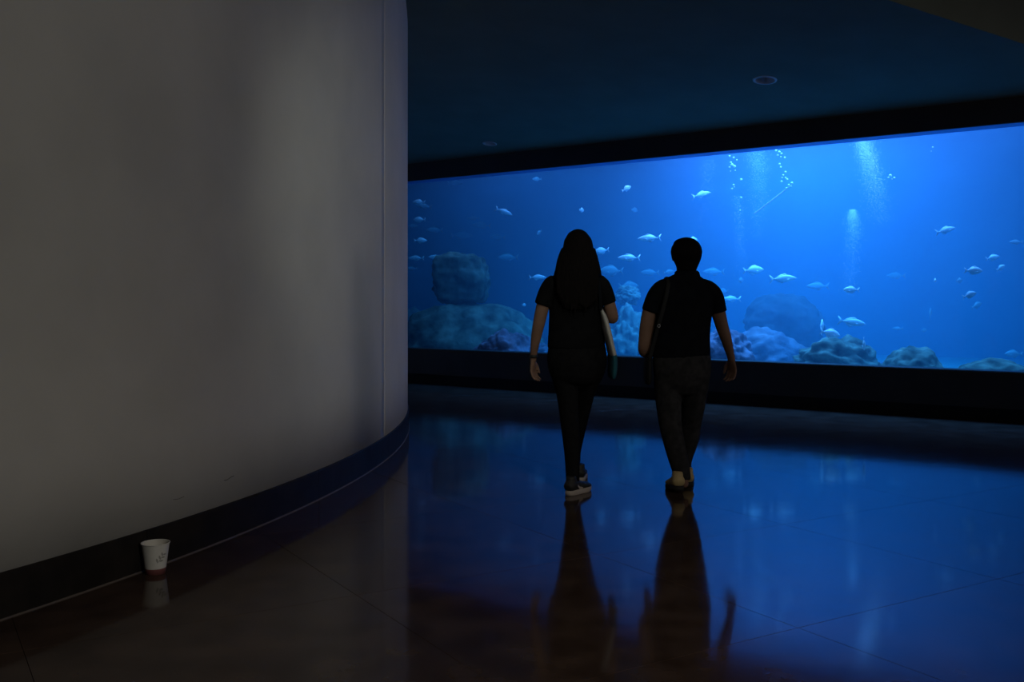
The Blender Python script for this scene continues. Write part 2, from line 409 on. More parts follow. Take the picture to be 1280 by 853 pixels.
# recessed ceiling downlights, switched off
for p, r, lab in ((DL[0], 0.105, 'nearer round recessed downlight catching blue light, in the dark ceiling above the window middle'),
                  (DL[1], 0.085, 'farther small unlit recessed downlight, in the dark ceiling near the curved wall')):
    e = empty('ceiling_light', p); e.rotation_euler = TILT.to_euler(); tag(e, lab, 'ceiling light', 'recessed downlights in the ceiling')
    def spin(name, prof, m):
        bm = bmesh.new(); n = 40; rows = []
        for k in range(n):
            a = 2*math.pi*k/n; rows.append([bm.verts.new((q*math.cos(a), q*math.sin(a), z)) for q, z in prof])
        for i in range(n):
            r0, r1 = rows[i], rows[(i+1) % n]
            for k in range(len(prof) - 1): bm.faces.new((r0[k], r0[k+1], r1[k+1], r1[k]))
        return bm_obj(name, bm, m, e, True)
    spin('trim_ring', [(r*0.93, 0.004), (r*0.95, -0.007), (r*1.12, -0.006), (r*1.15, 0.0)], M['metal_trim'])
    spin('reflector', [(r*0.93, 0.002), (r*0.86, 0.05), (r*0.70, 0.10), (r*0.60, 0.13)], M['metal_trim'])
    spin('lamp', [(r*0.62, 0.128), (r*0.5, 0.112), (r*0.25, 0.104), (0.001, 0.102)], M['lens'])

# ------------------------------------------------------------------ rocks in the tank
def rock(label, px, py, hw, hh, d, m, seed, group=None, name='reef_rock', rough=0.32, boxy=0.0, deep=0.9):
    c = tank(px, py, d); k = c.y / F
    rx, rz = hw * k, hh * k; ry = rx * deep
    bm = bmesh.new(); bmesh.ops.create_icosphere(bm, subdivisions=5, radius=1)
    off = Vector((seed * 7.31, seed * 3.77, seed * 1.93))
    for v in bm.verts:
        p = v.co.copy()
        if boxy:
            q = max(abs(p.x), abs(p.y), abs(p.z)); p = p.lerp(p / q * 0.92, boxy)
        n1 = noise.fractal(p * 1.3 + off, 1.0, 2.0, 3); n2 = noise.fractal(p * 4.2 + off, 0.9, 2.1, 4)
        f = 1 + rough * (0.55 * n1 + 0.28 * n2)
        v.co = Vector((p.x * f * rx, p.y * f * ry, p.z * f * rz))
    zmin = 0.225 - c.z
    for v in bm.verts:
        if v.co.z < zmin + 0.02: v.co.z = zmin + 0.004 * (v.co.z - zmin)
    o = bm_obj(name, bm, m, None, True); o.location = c; o.rotation_euler = (0, 0, TANK_ROT * 0)
    tag(o, label, 'rock', group)
    return o
rock('tall boxy boulder perched on the big mound beside the curved wall', 576, 349, 37, 33, 1.5, M['rock'], 21, boxy=0.4, rough=0.26, deep=0.6)
rock('broad mound under the boxy boulder, sloping down towards the woman', 590, 446, 94, 64, 1.5, M['rock'], 2, rough=0.26, deep=0.45)
rock('mauve coral-covered rock low in front of the broad mound', 632, 446, 34, 32, 0.75, M['coral'], 3, rough=0.5)
rock('dark rock at the window end against the curved wall edge', 516, 425, 22, 40, 2.6, M['rock'], 4, rough=0.35)
rock('small low mauve rock just left of the woman\'s hanging hand', 676, 446, 20, 16, 1.6, M['coral'], 5, rough=0.5)
rock('pale knobbly coral head standing between the two people', 786, 432, 25, 42, 2.4, M['pale_rock'], 6, rough=0.7)
rock('rounded coral lump topping the outcrop between the two people', 784, 370, 15, 12, 2.6, M['pale_rock'], 16, rough=0.6)
rock('mauve rock by the man\'s right elbow', 905, 442, 33, 30, 1.0, M['coral'], 7, rough=0.45)
rock('large blue-shadowed boulder standing behind the reef right of the man', 981, 404, 47, 36, 3.45, M['dark_rock'], 8, rough=0.28)
rock('pale reef ridge in front of the large boulder right of the man', 955, 452, 58, 38, 2.4, M['coral'], 9, rough=0.42, deep=0.6)
rock('knobbly reef ridge continuing right below the large boulder', 1046, 460, 54, 34, 1.35, M['rock'], 10, rough=0.5, deep=0.6)
rock('smooth dark rock at the right end of the reef ridge', 1140, 466, 38, 31, 1.3, M['rock'], 11, rough=0.25)
rock('low flat rock alone at the right edge of the window', 1243, 476, 50, 27, 1.3, M['rock'], 12, rough=0.25)
rock('low hidden rock filling the gap between ridge and smooth dark rock', 1098, 474, 36, 20, 3.1, M['coral'], 13, rough=0.45)
rock('low rock on the sand under the striding gap of the couple', 845, 460, 40, 20, 2.2, M['rock'], 14, rough=0.45)

# ------------------------------------------------------------------ fish
def fish_mesh(name, deep, m):
    """nose at +x, one metre long"""
    bm = bmesh.new(); seg = 12
    prof = [(0.50, 0.010, 0.0), (0.47, 0.16, 0.0), (0.42, 0.36, 0.005), (0.33, 0.66, 0.01), (0.22, 0.90, 0.012), (0.10, 1.0, 0.012), (-0.03, 0.93, 0.01), (-0.15, 0.68, 0.006), (-0.25, 0.38, 0.003), (-0.32, 0.18, 0), (-0.37, 0.13, 0)]
    rows = []
    for x, h, zc in prof:
        rows.append([bm.verts.new((x, 0.48 * deep * h * math.cos(2*math.pi*k/seg), zc + deep * h * math.sin(2*math.pi*k/seg))) for k in range(seg)])
    for r0, r1 in zip(rows, rows[1:]):
        for k in range(seg): bm.faces.new((r0[k], r0[(k+1) % seg], r1[(k+1) % seg], r1[k]))
    bm.faces.new(rows[0][::-1]); bm.faces.new(rows[-1])
    def fin(pts, th=0.006):
        a = [bm.verts.new((x, y - th, z)) for x, y, z in pts]; b = [bm.verts.new((x, y + th, z)) for x, y, z in pts]; n = len(pts)
        bm.faces.new(a); bm.faces.new(b[::-1])
        for i in range(n): bm.faces.new((a[i], b[i], b[(i+1) % n], a[(i+1) % n]))
    fin([(-0.34, 0, 0.02), (-0.42, 0, 0.09), (-0.52, 0, 0.17), (-0.46, 0, 0.04), (-0.44, 0, 0.0), (-0.46, 0, -0.04), (-0.52, 0, -0.17), (-0.42, 0, -0.09), (-0.34, 0, -0.02)])
    d = deep
    fin([(0.20, 0, d*0.90), (0.08, 0, d*1.0 + 0.065), (-0.08, 0, d*0.9 + 0.045), (-0.22, 0, d*0.5 + 0.03), (-0.27, 0, d*0.30), (-0.10, 0, d*0.70), (0.05, 0, d*0.92)])
    fin([(0.05, 0, -d*0.95), (-0.05, 0, -d*0.9 - 0.06), (-0.18, 0, -d*0.55 - 0.04), (-0.24, 0, -d*0.34), (-0.1, 0, -d*0.7)])
    for s in (-1, 1): fin([(0.24, s*d*0.36, -d*0.15), (0.13, s*(d*0.50 + 0.03), -d*0.1), (0.08, s*(d*0.52 + 0.05), -d*0.5), (0.16, s*(d*0.45 + 0.02), -d*0.45)], 0.004)
    for s in (-1, 1): bmesh.ops.create_uvsphere(bm, u_segments=8, v_segments=6, radius=0.022, matrix=Matrix.Translation((0.40, s*d*0.20, d*0.16)))
    bmesh.ops.recalc_face_normals(bm, faces=bm.faces)
    me = bpy.data.meshes.new(name); bm.to_mesh(me); bm.free(); me.materials.append(m); me.shade_smooth()
    return me
FM = {'s': fish_mesh('slender_fish', 0.125, M['fish']), 'd': fish_mesh('deep_fish', 0.20, M['fish']),
      'g': fish_mesh('grey_slender_fish', 0.14, M['fish_dark']), 'h': fish_mesh('grey_deep_fish', 0.20, M['fish_dark'])}
def fish(kind, px, py, ln, heading, pitch, d, label, group=None):
    c = tank(px, py, d); size = 1.1 * ln * c.y / F
    o = bpy.data.objects.new('fish', FM[kind]); C.objects.link(o)
    o.location = c; o.scale = (size,) * 3
    o.rotation_euler = (Euler((0, 0, math.radians(heading))).to_matrix() @ Euler((0, math.radians(-pitch), 0)).to_matrix()).to_euler()
    tag(o, label, 'fish', group or 'fish swimming in the tank')
GS = 'loose school beside the curved wall'
for px, py, ln, h, p, d, kd, lab in (
    (523.6, 253, 15, 170, 0, 1.6, 'd', 'pale fish topmost of the loose school beside the curved wall'),
    (530, 258, 18, 190, 5, 2.4, 'g', 'greyer fish tucked just below the topmost one beside the curved wall'),
    (524, 275, 15, 165, 0, 1.8, 'd', 'pale fish second from the top in the column beside the curved wall'),
    (543, 288, 20, 195, 0, 3.4, 'g', 'dim longer fish of the wall-side school, farthest back from the glass'),
    (525.6, 301, 15, 10, 0, 1.8, 'd', 'pale plump fish facing right in the middle of the wall-side school'),
    (520, 323, 19, 170, 0, 2.2, 's', 'slim fish low in the wall-side school, nearer the curved wall'),
    (545, 322, 18, 185, 4, 2.4, 's', 'slim fish beside the upper edge of the boxy boulder'),
    (514, 336, 14, 175, 0, 2.8, 'g', 'lowest dim fish half hidden at the curved wall edge'),
    (516, 283, 14, 5, 0, 3.8, 'g', 'very faint fish touching the curved wall edge in mid school')):
    fish(kd, px, py, ln, h, p, d, lab, GS)
for px, py, ln, h, p, lab in ((569, 229, 18, 10, 0, 'dim fish close under the window head above the boxy boulder'), (602, 282, 22, 175, 3, 'dim fish facing left between the diving fish and the boxy boulder'),
    (577, 295, 26, 5, 0, 'longest dim fish just above the boxy boulder top'), (622, 297, 18, 185, 0, 'dim fish up and to the right of the boxy boulder'), (592, 273, 14, 170, 0, 'smallest dim fish in the cluster above the boxy boulder')):
    fish('g', px, py, ln, h, p, 5.2, lab, 'dim fish above the boxy boulder')
fish('s', 630, 265, 21, 0, -22, 1.6, 'pale fish diving rightwards high above the boxy boulder')
fish('d', 727, 263, 12, 60, 0, 1.6, 'small round pale fish directly above the woman\'s head')
fish('d', 783, 236, 14, 30, 25, 1.2, 'bright white small fish tilted upwards near the window top between the people')
fish('h', 793, 263, 14, 50, 0, 3.2, 'faint small fish below the bright tilted one between the people')
fish('d', 674, 291, 11, 120, -20, 3.0, 'small faint round fish left of the woman\'s long hair')
fish('g', 635, 322, 24, 180, 0, 3.6, 'dim fish level with the top of the boxy boulder, to its right')
fish('s', 672, 347, 20, 0, 0, 1.8, 'pale slim fish touching the woman\'s left shoulder outline')
fish('d', 655, 381.5, 9, 60, 0, 2.2, 'tiny pale fish beside the woman\'s left sleeve hem')
fish('d', 751.5, 314, 18, 180, -10, 1.5, 'pale fish just right of the woman\'s hair')
fish('s', 786, 322.5, 26, 180, 0, 1.3, 'bright pale fish midway between the two heads')
fish('s', 811.5, 298, 27, 180, -3, 1.2, 'bright pale fish highest between the two heads, tail to the man')
fish('h', 764, 339, 28, 185, 0, 3.0, 'wide dim fish above the woman\'s right shoulder')
fish('h', 786, 358, 24, 10, 0, 3.4, 'dim fish over the coral lump between the people')
fish('g', 812, 341, 22, 175, 0, 3.6, 'greenish dim fish left of the man\'s neck')
fish('g', 836, 340, 14, 20, 10, 3.4, 'small dim fish touching the man\'s left shoulder')
fish('d', 671, 224, 11, 180, 0, 3.6, 'small faint fish close under the window head left of the woman')
fish('s', 877, 243.5, 23, 8, 14, 1.8, 'slim fish with bright head rising right above the man')
fish('d', 866, 300, 15, 30, 0, 1.3, 'white fish peeking out behind the man\'s head')
fish('g', 892, 340, 25, 180, 0, 3.6, 'faint long fish right of the man\'s neck')
fish('h', 926, 350.5, 15, 60, 0, 3.2, 'faint round fish above the large boulder\'s left shoulder')
fish('s', 914, 374, 22, 180, 0, 2.2, 'pale arched fish beside the man\'s right sleeve')
fish('h', 904, 364, 14, 200, 0, 3.8, 'faint small fish beside the man\'s right shoulder')
fish('d', 942, 338, 24, 2, 3, 1.8, 'grey fish facing right above the large boulder, nearer the man')
fish('s', 979, 348.5, 31, 3, 3, 1.5, 'long pale fish facing right just above the large boulder')
fish('g', 1022, 358, 26, 178, 0, 3.6, 'faint long fish right of the large boulder top')
fish('d', 1064, 362.5, 18, 170, 0, 1.2, 'oval fish alone above the knobbly ridge')
fish('s', 1065, 403, 32, 0, -8, 1.6, 'largest slim fish over the knobbly ridge, facing right')
fish('d', 1027.5, 409, 19, 60, 78, 1.4, 'pale fish standing head up beside the large boulder')
fish('d', 1038, 417, 24, 4, -14, 0.7, 'bright fish nosing down right above the knobbly ridge')
fish('d', 1080, 430, 16, 60, -76, 0.6, 'pale fish nose down at the ridge')
fish('s', 1182, 288, 25, 8, 14, 1.6, 'slender fish rising alone high at the right')
fish('d', 1217, 338.5, 21, 0, -2, 1.0, 'brightest white fish in the group on the right')
fish('d', 1212, 369, 18, 10, 16, 1.0, 'white fish tilted upwards at the bottom of the right group')
fish('d', 1169, 350.5, 11, 70, 0, 1.0, 'small bright fish seen head on left of the right group')
fish('d', 1241, 322.5, 16, 0, 10, 1.8, 'pale fish at the top of the right group')
fish('d', 1251, 335, 14, 20, 25, 2.0, 'small pale fish at the right of the brightest white one')
fish('h', 1199, 351, 14, 40, 0, 3.2, 'dim round fish in the middle of the right group')
fish('h', 1221, 382, 16, 20, 20, 3.2, 'dim fish under the right group')
fish('g', 1270, 303, 16, 178, 0, 2.6, 'small faint fish at the right window edge, above the group')
fish('h', 1163, 392, 14, 60, 70, 3.8, 'faint upright fish right of the knobbly ridge')
fish('h', 1155, 413, 10, 30, 0, 4.2, 'faint tiny fish low over the smooth dark rock')
fish('g', 1122, 411, 12, 160, 0, 4.2, 'faint tiny fish left of and above the smooth dark rock')
fish('h', 1267, 443, 20, 170, 0, 3.2, 'dim fish over the low flat rock at the right')
fish('g', 1120, 345, 22, 178, 0, 5.0, 'very faint fish in open water left of the right group')

# ------------------------------------------------------------------ bubbles and the air rod
rnd = random.Random(5)
bme = bpy.data.meshes.new('air_bubble'); bm = bmesh.new(); bmesh.ops.create_icosphere(bm, subdivisions=2, radius=1); bm.to_mesh(bme); bm.free(); bme.materials.append(M['bubble']); bme.shade_smooth()
def bubble(px, py, r_px, d, label, group):
    c = tank(px, py, d); o = bpy.data.objects.new('air_bubble', bme); C.objects.link(o); o.location = c
    r = 0.85 * r_px * c.y / F; o.scale = (r, r, r * 0.9); tag(o, label, 'bubble', group)
for px, py, r in ((912, 195, 1.6), (917, 197, 1.5), (915, 206, 2.3), (918, 208, 2.2), (912, 209, 1.6), (913.5, 203, 1.5), (919, 213, 1.2), (926.5, 224.5, 1.9), (917, 231, 1.5), (915, 236, 1.7), (918, 233.5, 1.2), (926.5, 247, 1.5), (925, 263, 1.4), (921, 200, 1.1), (913, 214, 1.0)):
    bubble(px, py, r, 2.2, 'white air bubble in the loose stream left of the air rod', 'bubbles of the left stream')
for px, py, r in ((970, 188, 1.8), (974, 190, 2.0), (977, 192, 1.6), (972, 194, 1.6), (981, 197, 1.5), (976, 196, 1.3), (974.5, 205, 1.7), (976, 209, 1.5), (982, 215, 1.8), (979, 219, 1.5), (977, 227, 1.7), (984, 224, 1.6), (982, 222, 1.2), (990, 229, 2.0), (986, 231, 1.4), (977.5, 222, 1.3), (989, 233, 1.3), (983, 235, 1.2)):
    bubble(px, py, r, 2.1, 'white air bubble rising from the tip of the air rod', 'bubbles over the air rod')
for px, py, r in ((1113, 219.5, 2.2), (1110.5, 222, 1.5), (1118, 222.5, 1.7), (1115, 224, 1.1), (1166, 184, 1.3), (1164, 189, 0.8)):
    bubble(px, py, r, 1.8, 'white air bubble near the window top right of the pale plume', 'bubbles right of the plume')
def plume(label, path, count, d, r0, r1, seed):
    rr = random.Random(seed); vs = []; fs = []
    ico = bmesh.new(); bmesh.ops.create_icosphere(ico, subdivisions=1, radius=1)
    iv = [Vector(q) for q in ((1,0,0),(-1,0,0),(0,1,0),(0,-1,0),(0,0,1),(0,0,-1))]; ico.verts.index_update(); fi = [(0,2,4),(2,1,4),(1,3,4),(3,0,4),(2,0,5),(1,2,5),(3,1,5),(0,3,5)]; ico.free()
    for i in range(count):
        u = (1 - math.sqrt(1 - rr.random())) * (len(path) - 1); k = int(u); a = path[k]; b = path[min(k+1, len(path)-1)]; u -= k
        px = a[0] + (b[0]-a[0])*u + rr.gauss(0, 1) * (a[2] + (b[2]-a[2])*u); py = a[1] + (b[1]-a[1])*u
        c = tank(px, py, d + rr.gauss(0, 0.12)); r = rr.uniform(r0, r1); n0 = len(vs)
        if c.z > 3.40: c.z = 3.40
        vs += [c + v * r for v in iv]; fs += [[n0 + q for q in f] for f in fi]
    o = mesh_obj('bubble_plume', vs, fs, M['bubble'], None, True); tag(o, label, 'bubbles', kind='stuff')
plume('broad pale plume of fine bubbles slanting down right of the air rod', [(1078, 172, 6), (1086, 205, 7), (1094, 240, 8), (1103, 285, 10)], 5200, 2.0, 0.0015, 0.0038, 1)
plume('soft pale column of fine bubbles below the slanting plume', [(1066, 262, 2), (1066, 275, 4.5), (1067, 300, 6.5), (1064, 345, 6), (1060, 380, 5)], 2600, 1.9, 0.0016, 0.004, 2)
plume('pale plume of fine bubbles between the two bubble streams', [(943, 184, 7), (949, 215, 7), (948, 260, 7), (944, 310, 5)], 2600, 2.7, 0.0015, 0.0035, 3)
plume('thin faint bubble trail sinking below the left stream', [(922, 245, 4), (925, 290, 4), (926, 330, 5), (921, 380, 6)], 700, 2.3, 0.0015, 0.004, 4)
plume('thin faint bubble trail above the man\'s head', [(886, 200, 5), (882, 245, 6), (873, 290, 3)], 500, 2.5, 0.0015, 0.0035, 6)
bm = bmesh.new()
a, b = tank(943, 267, 2.2), tank(990, 231, 2.1)
tube(bm, [(a, 0.008, 0.008), (a.lerp(b, 0.5), 0.008, 0.008), (b, 0.008, 0.008)], side=(0, 1, 0), seg=10)
tag(bm_obj('air_rod', bm, M['hose'], None, True), 'thin pale rod slanting in the water with bubbles at its upper tip', 'rod')

# ------------------------------------------------------------------ paper cup at the foot of the curved wall
M['cup'] = mat('white_paper', (0.62, 0.60, 0.57), 0.6, 0.3, 30, (0.58, 0.56, 0.53))
M['cup_in'] = mat('white_paper_inside', (0.60, 0.57, 0.52), 0.5, 0.4)
M['band'] = mat('maroon_print_band', (0.20, 0.07, 0.07), 0.6, 0.3)
M['print'] = mat('grey_leaf_print', (0.30, 0.29, 0.27), 0.7, 0.2)
cup = empty('paper_cup', (-1.592, 4.445, 0)); tag(cup, 'white paper cup with a maroon foot band and leaf sketch, standing by the curved wall', 'cup')
RB, RT, HC = 0.0425, 0.0605, 0.137
def cup_r(z): return RB + (RT - RB) * z / HC
def lathe(name, prof, m, parent, n=48):
    bm = bmesh.new(); rows = [[bm.verts.new((q*math.cos(2*math.pi*k/n), q*math.sin(2*math.pi*k/n), z)) for q, z in prof] for k in range(n)]
    for i in range(n):
        r0, r1 = rows[i], rows[(i+1) % n]
        for k in range(len(prof) - 1): bm.faces.new((r0[k], r1[k], r1[k+1], r0[k+1]))
    return bm_obj(name, bm, m, parent, True)
lathe('cup_wall', [(cup_r(0.026), 0.026), (cup_r(0.08), 0.08), (cup_r(0.134), 0.134)], M['cup'], cup)
lathe('foot_band', [(RB - 0.004, 0.004), (RB - 0.003, 0.0), (RB, 0.0), (cup_r(0.026), 0.026)], M['band'], cup)
lathe('lining', [(0.001, 0.012), (RB - 0.004, 0.012), (cup_r(0.08) - 0.002, 0.08), (cup_r(0.134) - 0.0015, 0.134)], M['cup_in'], cup)
lathe('rim', [(cup_r(0.134) - 0.0018, 0.133)] + [(RT + 0.0006 + 0.0022*math.cos(math.radians(a)), 0.1352 + 0.0022*math.sin(math.radians(a))) for a in range(180, -181, -30)], M['cup'], cup)
bm = bmesh.new()
face = math.atan2(-4.42, 1.585) + 0.32          # towards the camera, a little to its right
def on_cup(u, z):
    r = cup_r(z) + 0.0006; a = face + u / r; return (r*math.cos(a), r*math.sin(a), z)
def leaf(u, z, ang, ln, w):
    ca, sa = math.cos(ang), math.sin(ang); n = 7; L = []; Rr = []
    for i in range(n):
        t = i/(n-1); q = w*math.sin(math.pi*t)**0.8
        L.append(bm.verts.new(on_cup(u + ca*ln*t - sa*q, z + sa*ln*t + ca*q))); Rr.append(bm.verts.new(on_cup(u + ca*ln*t + sa*q, z + sa*ln*t - ca*q)))
    for i in range(n-1):
        try: bm.faces.new((L[i], Rr[i], Rr[i+1], L[i+1]))
        except ValueError: pass
leaf(-0.012, 0.048, 0.95, 0.060, 0.0014)
for t, sg in ((0.15, 1), (0.3, -1), (0.45, 1), (0.6, -1), (0.75, 1), (0.85, -1)):
    leaf(-0.012 + math.cos(0.95)*0.06*t, 0.048 + math.sin(0.95)*0.06*t, 0.95 + sg*0.9, 0.024 - 0.008*t, 0.0042)
bm_obj('leaf_print', bm, M['print'], cup)

# ------------------------------------------------------------------ the two people, seen from behind
M['skin'] = mat('skin', (0.22, 0.125, 0.09), 0.65, 0.2, 12, (0.18, 0.10, 0.07))
M['hair'] = mat('black_hair', (0.004, 0.0035, 0.0035), 0.75, 0.04, 40, (0.008, 0.006, 0.006), 0.4, 30, stretch=(6, 6, 0.4))
M['black_cotton'] = mat('black_cotton', (0.006, 0.006, 0.007), 1.0, 0.02, 20, (0.008, 0.008, 0.009), 0.25, 7)
M['navy_cotton'] = mat('dark_navy_cotton', (0.006, 0.0065, 0.009), 1.0, 0.02, 20, (0.008, 0.009, 0.012), 0.25, 7)
M['black_denim'] = mat('black_denim', (0.007, 0.007, 0.008), 1.0, 0.02, 30, (0.010, 0.010, 0.011), 0.3, 9)
M['grey_denim'] = mat('dark_grey_denim', (0.022, 0.022, 0.024), 1.0, 0.02, 25, (0.036, 0.035, 0.037), 0.4, 9)
M['shoe_black'] = mat('black_shoe_leather', (0.018, 0.018, 0.019), 0.6, 0.3)
M['shoe_tan'] = mat('tan_shoe_leather', (0.52, 0.40, 0.20), 0.7, 0.3, 20, (0.42, 0.31, 0.15))
M['sole_pale'] = mat('off_white_rubber', (0.34, 0.29, 0.26), 0.7, 0.2)
M['sole_dark'] = mat('black_rubber', (0.02, 0.02, 0.02), 0.8, 0.3)
M['canvas'] = mat('off_white_canvas', (0.46, 0.44, 0.41), 0.9, 0.1, 40, (0.40, 0.38, 0.36), 0.2, 20)
M['teal'] = mat('teal_canvas', (0.02, 0.10, 0.13), 0.9, 0.1, 40, (0.015, 0.08, 0.11), 0.2, 20)
M['bag_black'] = mat('black_nylon', (0.012, 0.012, 0.013), 0.8, 0.2, None, None, 0.2, 12)
M['steel'] = mat('steel_buckle', (0.35, 0.35, 0.37), 0.45, 0.5, metallic=0.9)
M['eye'] = mat('eye', (0.16, 0.12, 0.10), 0.4, 0.3)

class Fig:
    """collects closed shapes in world space and fuses them into one surface parented to the person"""
    def __init__(s, Y, root): s.Y = Y; s.k = Y / F; s.root = root; s.o = Vector(root.location); s.bm = bmesh.new()
    def p(s, px, py, dy=0.0): return pix(px, py, s.Y + dy) - s.o if not dy else Vector((pix(px, py, s.Y).x, s.Y + dy, pix(px, py, s.Y).z)) - s.o
    def tube(s, pts, side=(1, 0, 0), seg=20, bulge=0.6, sub=3):
        """pts: (px, py, dy, half width in px, depth radius in m)"""
        tube(s.bm, catmull([(s.p(a, b, dy), hw * s.k, r) for a, b, dy, hw, r in pts], sub), side, seg, True, bulge)
    def ball(s, px, py, dy, rx, ry, rz, rot=None): ellipsoid(s.bm, s.p(px, py, dy), rx, ry, rz, rot)
    def done(s, name, m, voxel, smooth, push=None):
        b = s.bm; s.bm = bmesh.new(); return fuse(name, b, m, s.root, voxel, smooth, push)

def hand(bm, wrist, axis, side, palm, size, curl, thumb_sign):
    """five fingers; axis points to the finger tips, side across the knuckles, palm is the way the fingers curl"""
    a = Vector(axis).normalized(); s_ = Vector(side); s_ = (s_ - a * s_.dot(a)).normalized(); n = a.cross(s_)
    if n.dot(Vector(palm)) < 0: n = -n
    w = Vector(wrist); L = 0.088 * size
    tube(bm, [(w - a*0.02, 0.024*size, 0.017*size), (w + a*0.02, 0.030*size, 0.017*size), (w + a*L*0.6, 0.039*size, 0.015*size), (w + a*L, 0.039*size, 0.012*size)], side=s_, seg=14, bulge=0.5)
    for off, ln, sp in ((-0.031, 0.062, -0.12), (-0.0105, 0.074, -0.03), (0.0105, 0.080, 0.04), (0.031, 0.072, 0.12)):
        off *= thumb_sign; sp *= thumb_sign
        c = w + a*(L - 0.012) + s_*(off*size); d = (a + s_*sp).normalized(); pts = [(c, 0.0088*size, 0.0088*size)]; ang = 0.0
        for seglen, r in ((0.46, 0.0085), (0.30, 0.0078), (0.24, 0.0066)):
            ang += curl; dd = (d*math.cos(ang) + n*math.sin(ang)).normalized(); c = c + dd*(ln*seglen*size + (0.010 if r == 0.0085 else 0)); pts.append((c, r*size, r*size))
        tube(bm, pts, side=s_, seg=10, bulge=0.9)
    c = w + a*0.022 + s_*(0.026*size*thumb_sign); d = (a*0.75 + s_*(0.6*thumb_sign) + n*0.25).normalized(); pts = [(c, 0.013*size, 0.012*size)]
    c = c + d*0.036*size; pts.append((c, 0.0108*size, 0.0108*size)); d = (a + n*0.3 + s_*(0.2*thumb_sign)).normalized()
    c = c + d*0.030*size; pts.append((c, 0.0098*size, 0.0098*size)); c = c + d*0.024*size; pts.append((c, 0.0075*size, 0.0075*size))
    tube(bm, pts, side=n, seg=10, bulge=0.9)

def head(fg, px, py, dy, rx, ry, rz):
    """skull, jaw, nose, brow, lips and ears; the face looks along +y"""
    c = fg.p(px, py, dy); b = fg.bm
    ellipsoid(b, c + Vector((0, -0.008, rz*0.15)), rx, ry, rz*0.85, None, 24)
    tube(b, [(c + Vector((0, ry*0.25, -rz*0.1)), rx*0.86, ry*0.62), (c + Vector((0, ry*0.34, -rz*0.55)), rx*0.72, ry*0.5), (c + Vector((0, ry*0.46, -rz*0.90)), rx*0.42, ry*0.32)], seg=18)
    f = ry*0.93
    tube(b, [(c + Vector((0, f*0.98, rz*0.06)), 0.007, 0.010), (c + Vector((0, f + 0.012, -rz*0.18)), 0.010, 0.012), (c + Vector((0, f + 0.018, -rz*0.30)), 0.014, 0.011)], seg=10)
    for sx in (-1, 1):
        ellipsoid(b, c + Vector((sx*0.013, f + 0.004, -rz*0.33)), 0.007, 0.009, 0.006, None, 8)
        ellipsoid(b, c + Vector((sx*0.030, f*0.90, rz*0.12)), 0.024, 0.012, 0.008, None, 10)        # brow
        ellipsoid(b, c + Vector((sx*0.040, f*0.62, -rz*0.25)), 0.020, 0.022, 0.022, None, 10)       # cheek
        ellipsoid(b, c + Vector((sx*rx*1.0, -0.002, -rz*0.10)), 0.009, 0.019, 0.031, Euler((0.2, 0, sx*0.35)).to_matrix(), 12)   # ear
    ellipsoid(b, c + Vector((0, f*0.97, -rz*0.52)), 0.022, 0.010, 0.006, None, 10)
    ellipsoid(b, c + Vector((0, f*0.96, -rz*0.61)), 0.019, 0.010, 0.007, None, 10)
    return c, f
def eyes(fg, c, f, rz):
    for sx in (-1, 1):
        bm = bmesh.new(); bmesh.ops.create_uvsphere(bm, u_segments=12, v_segments=8, radius=0.0105, matrix=Matrix.Translation(c + Vector((sx*0.031, f*0.83, 0.0))))
        bm_obj('eye', bm, M['eye'], fg.root, True)

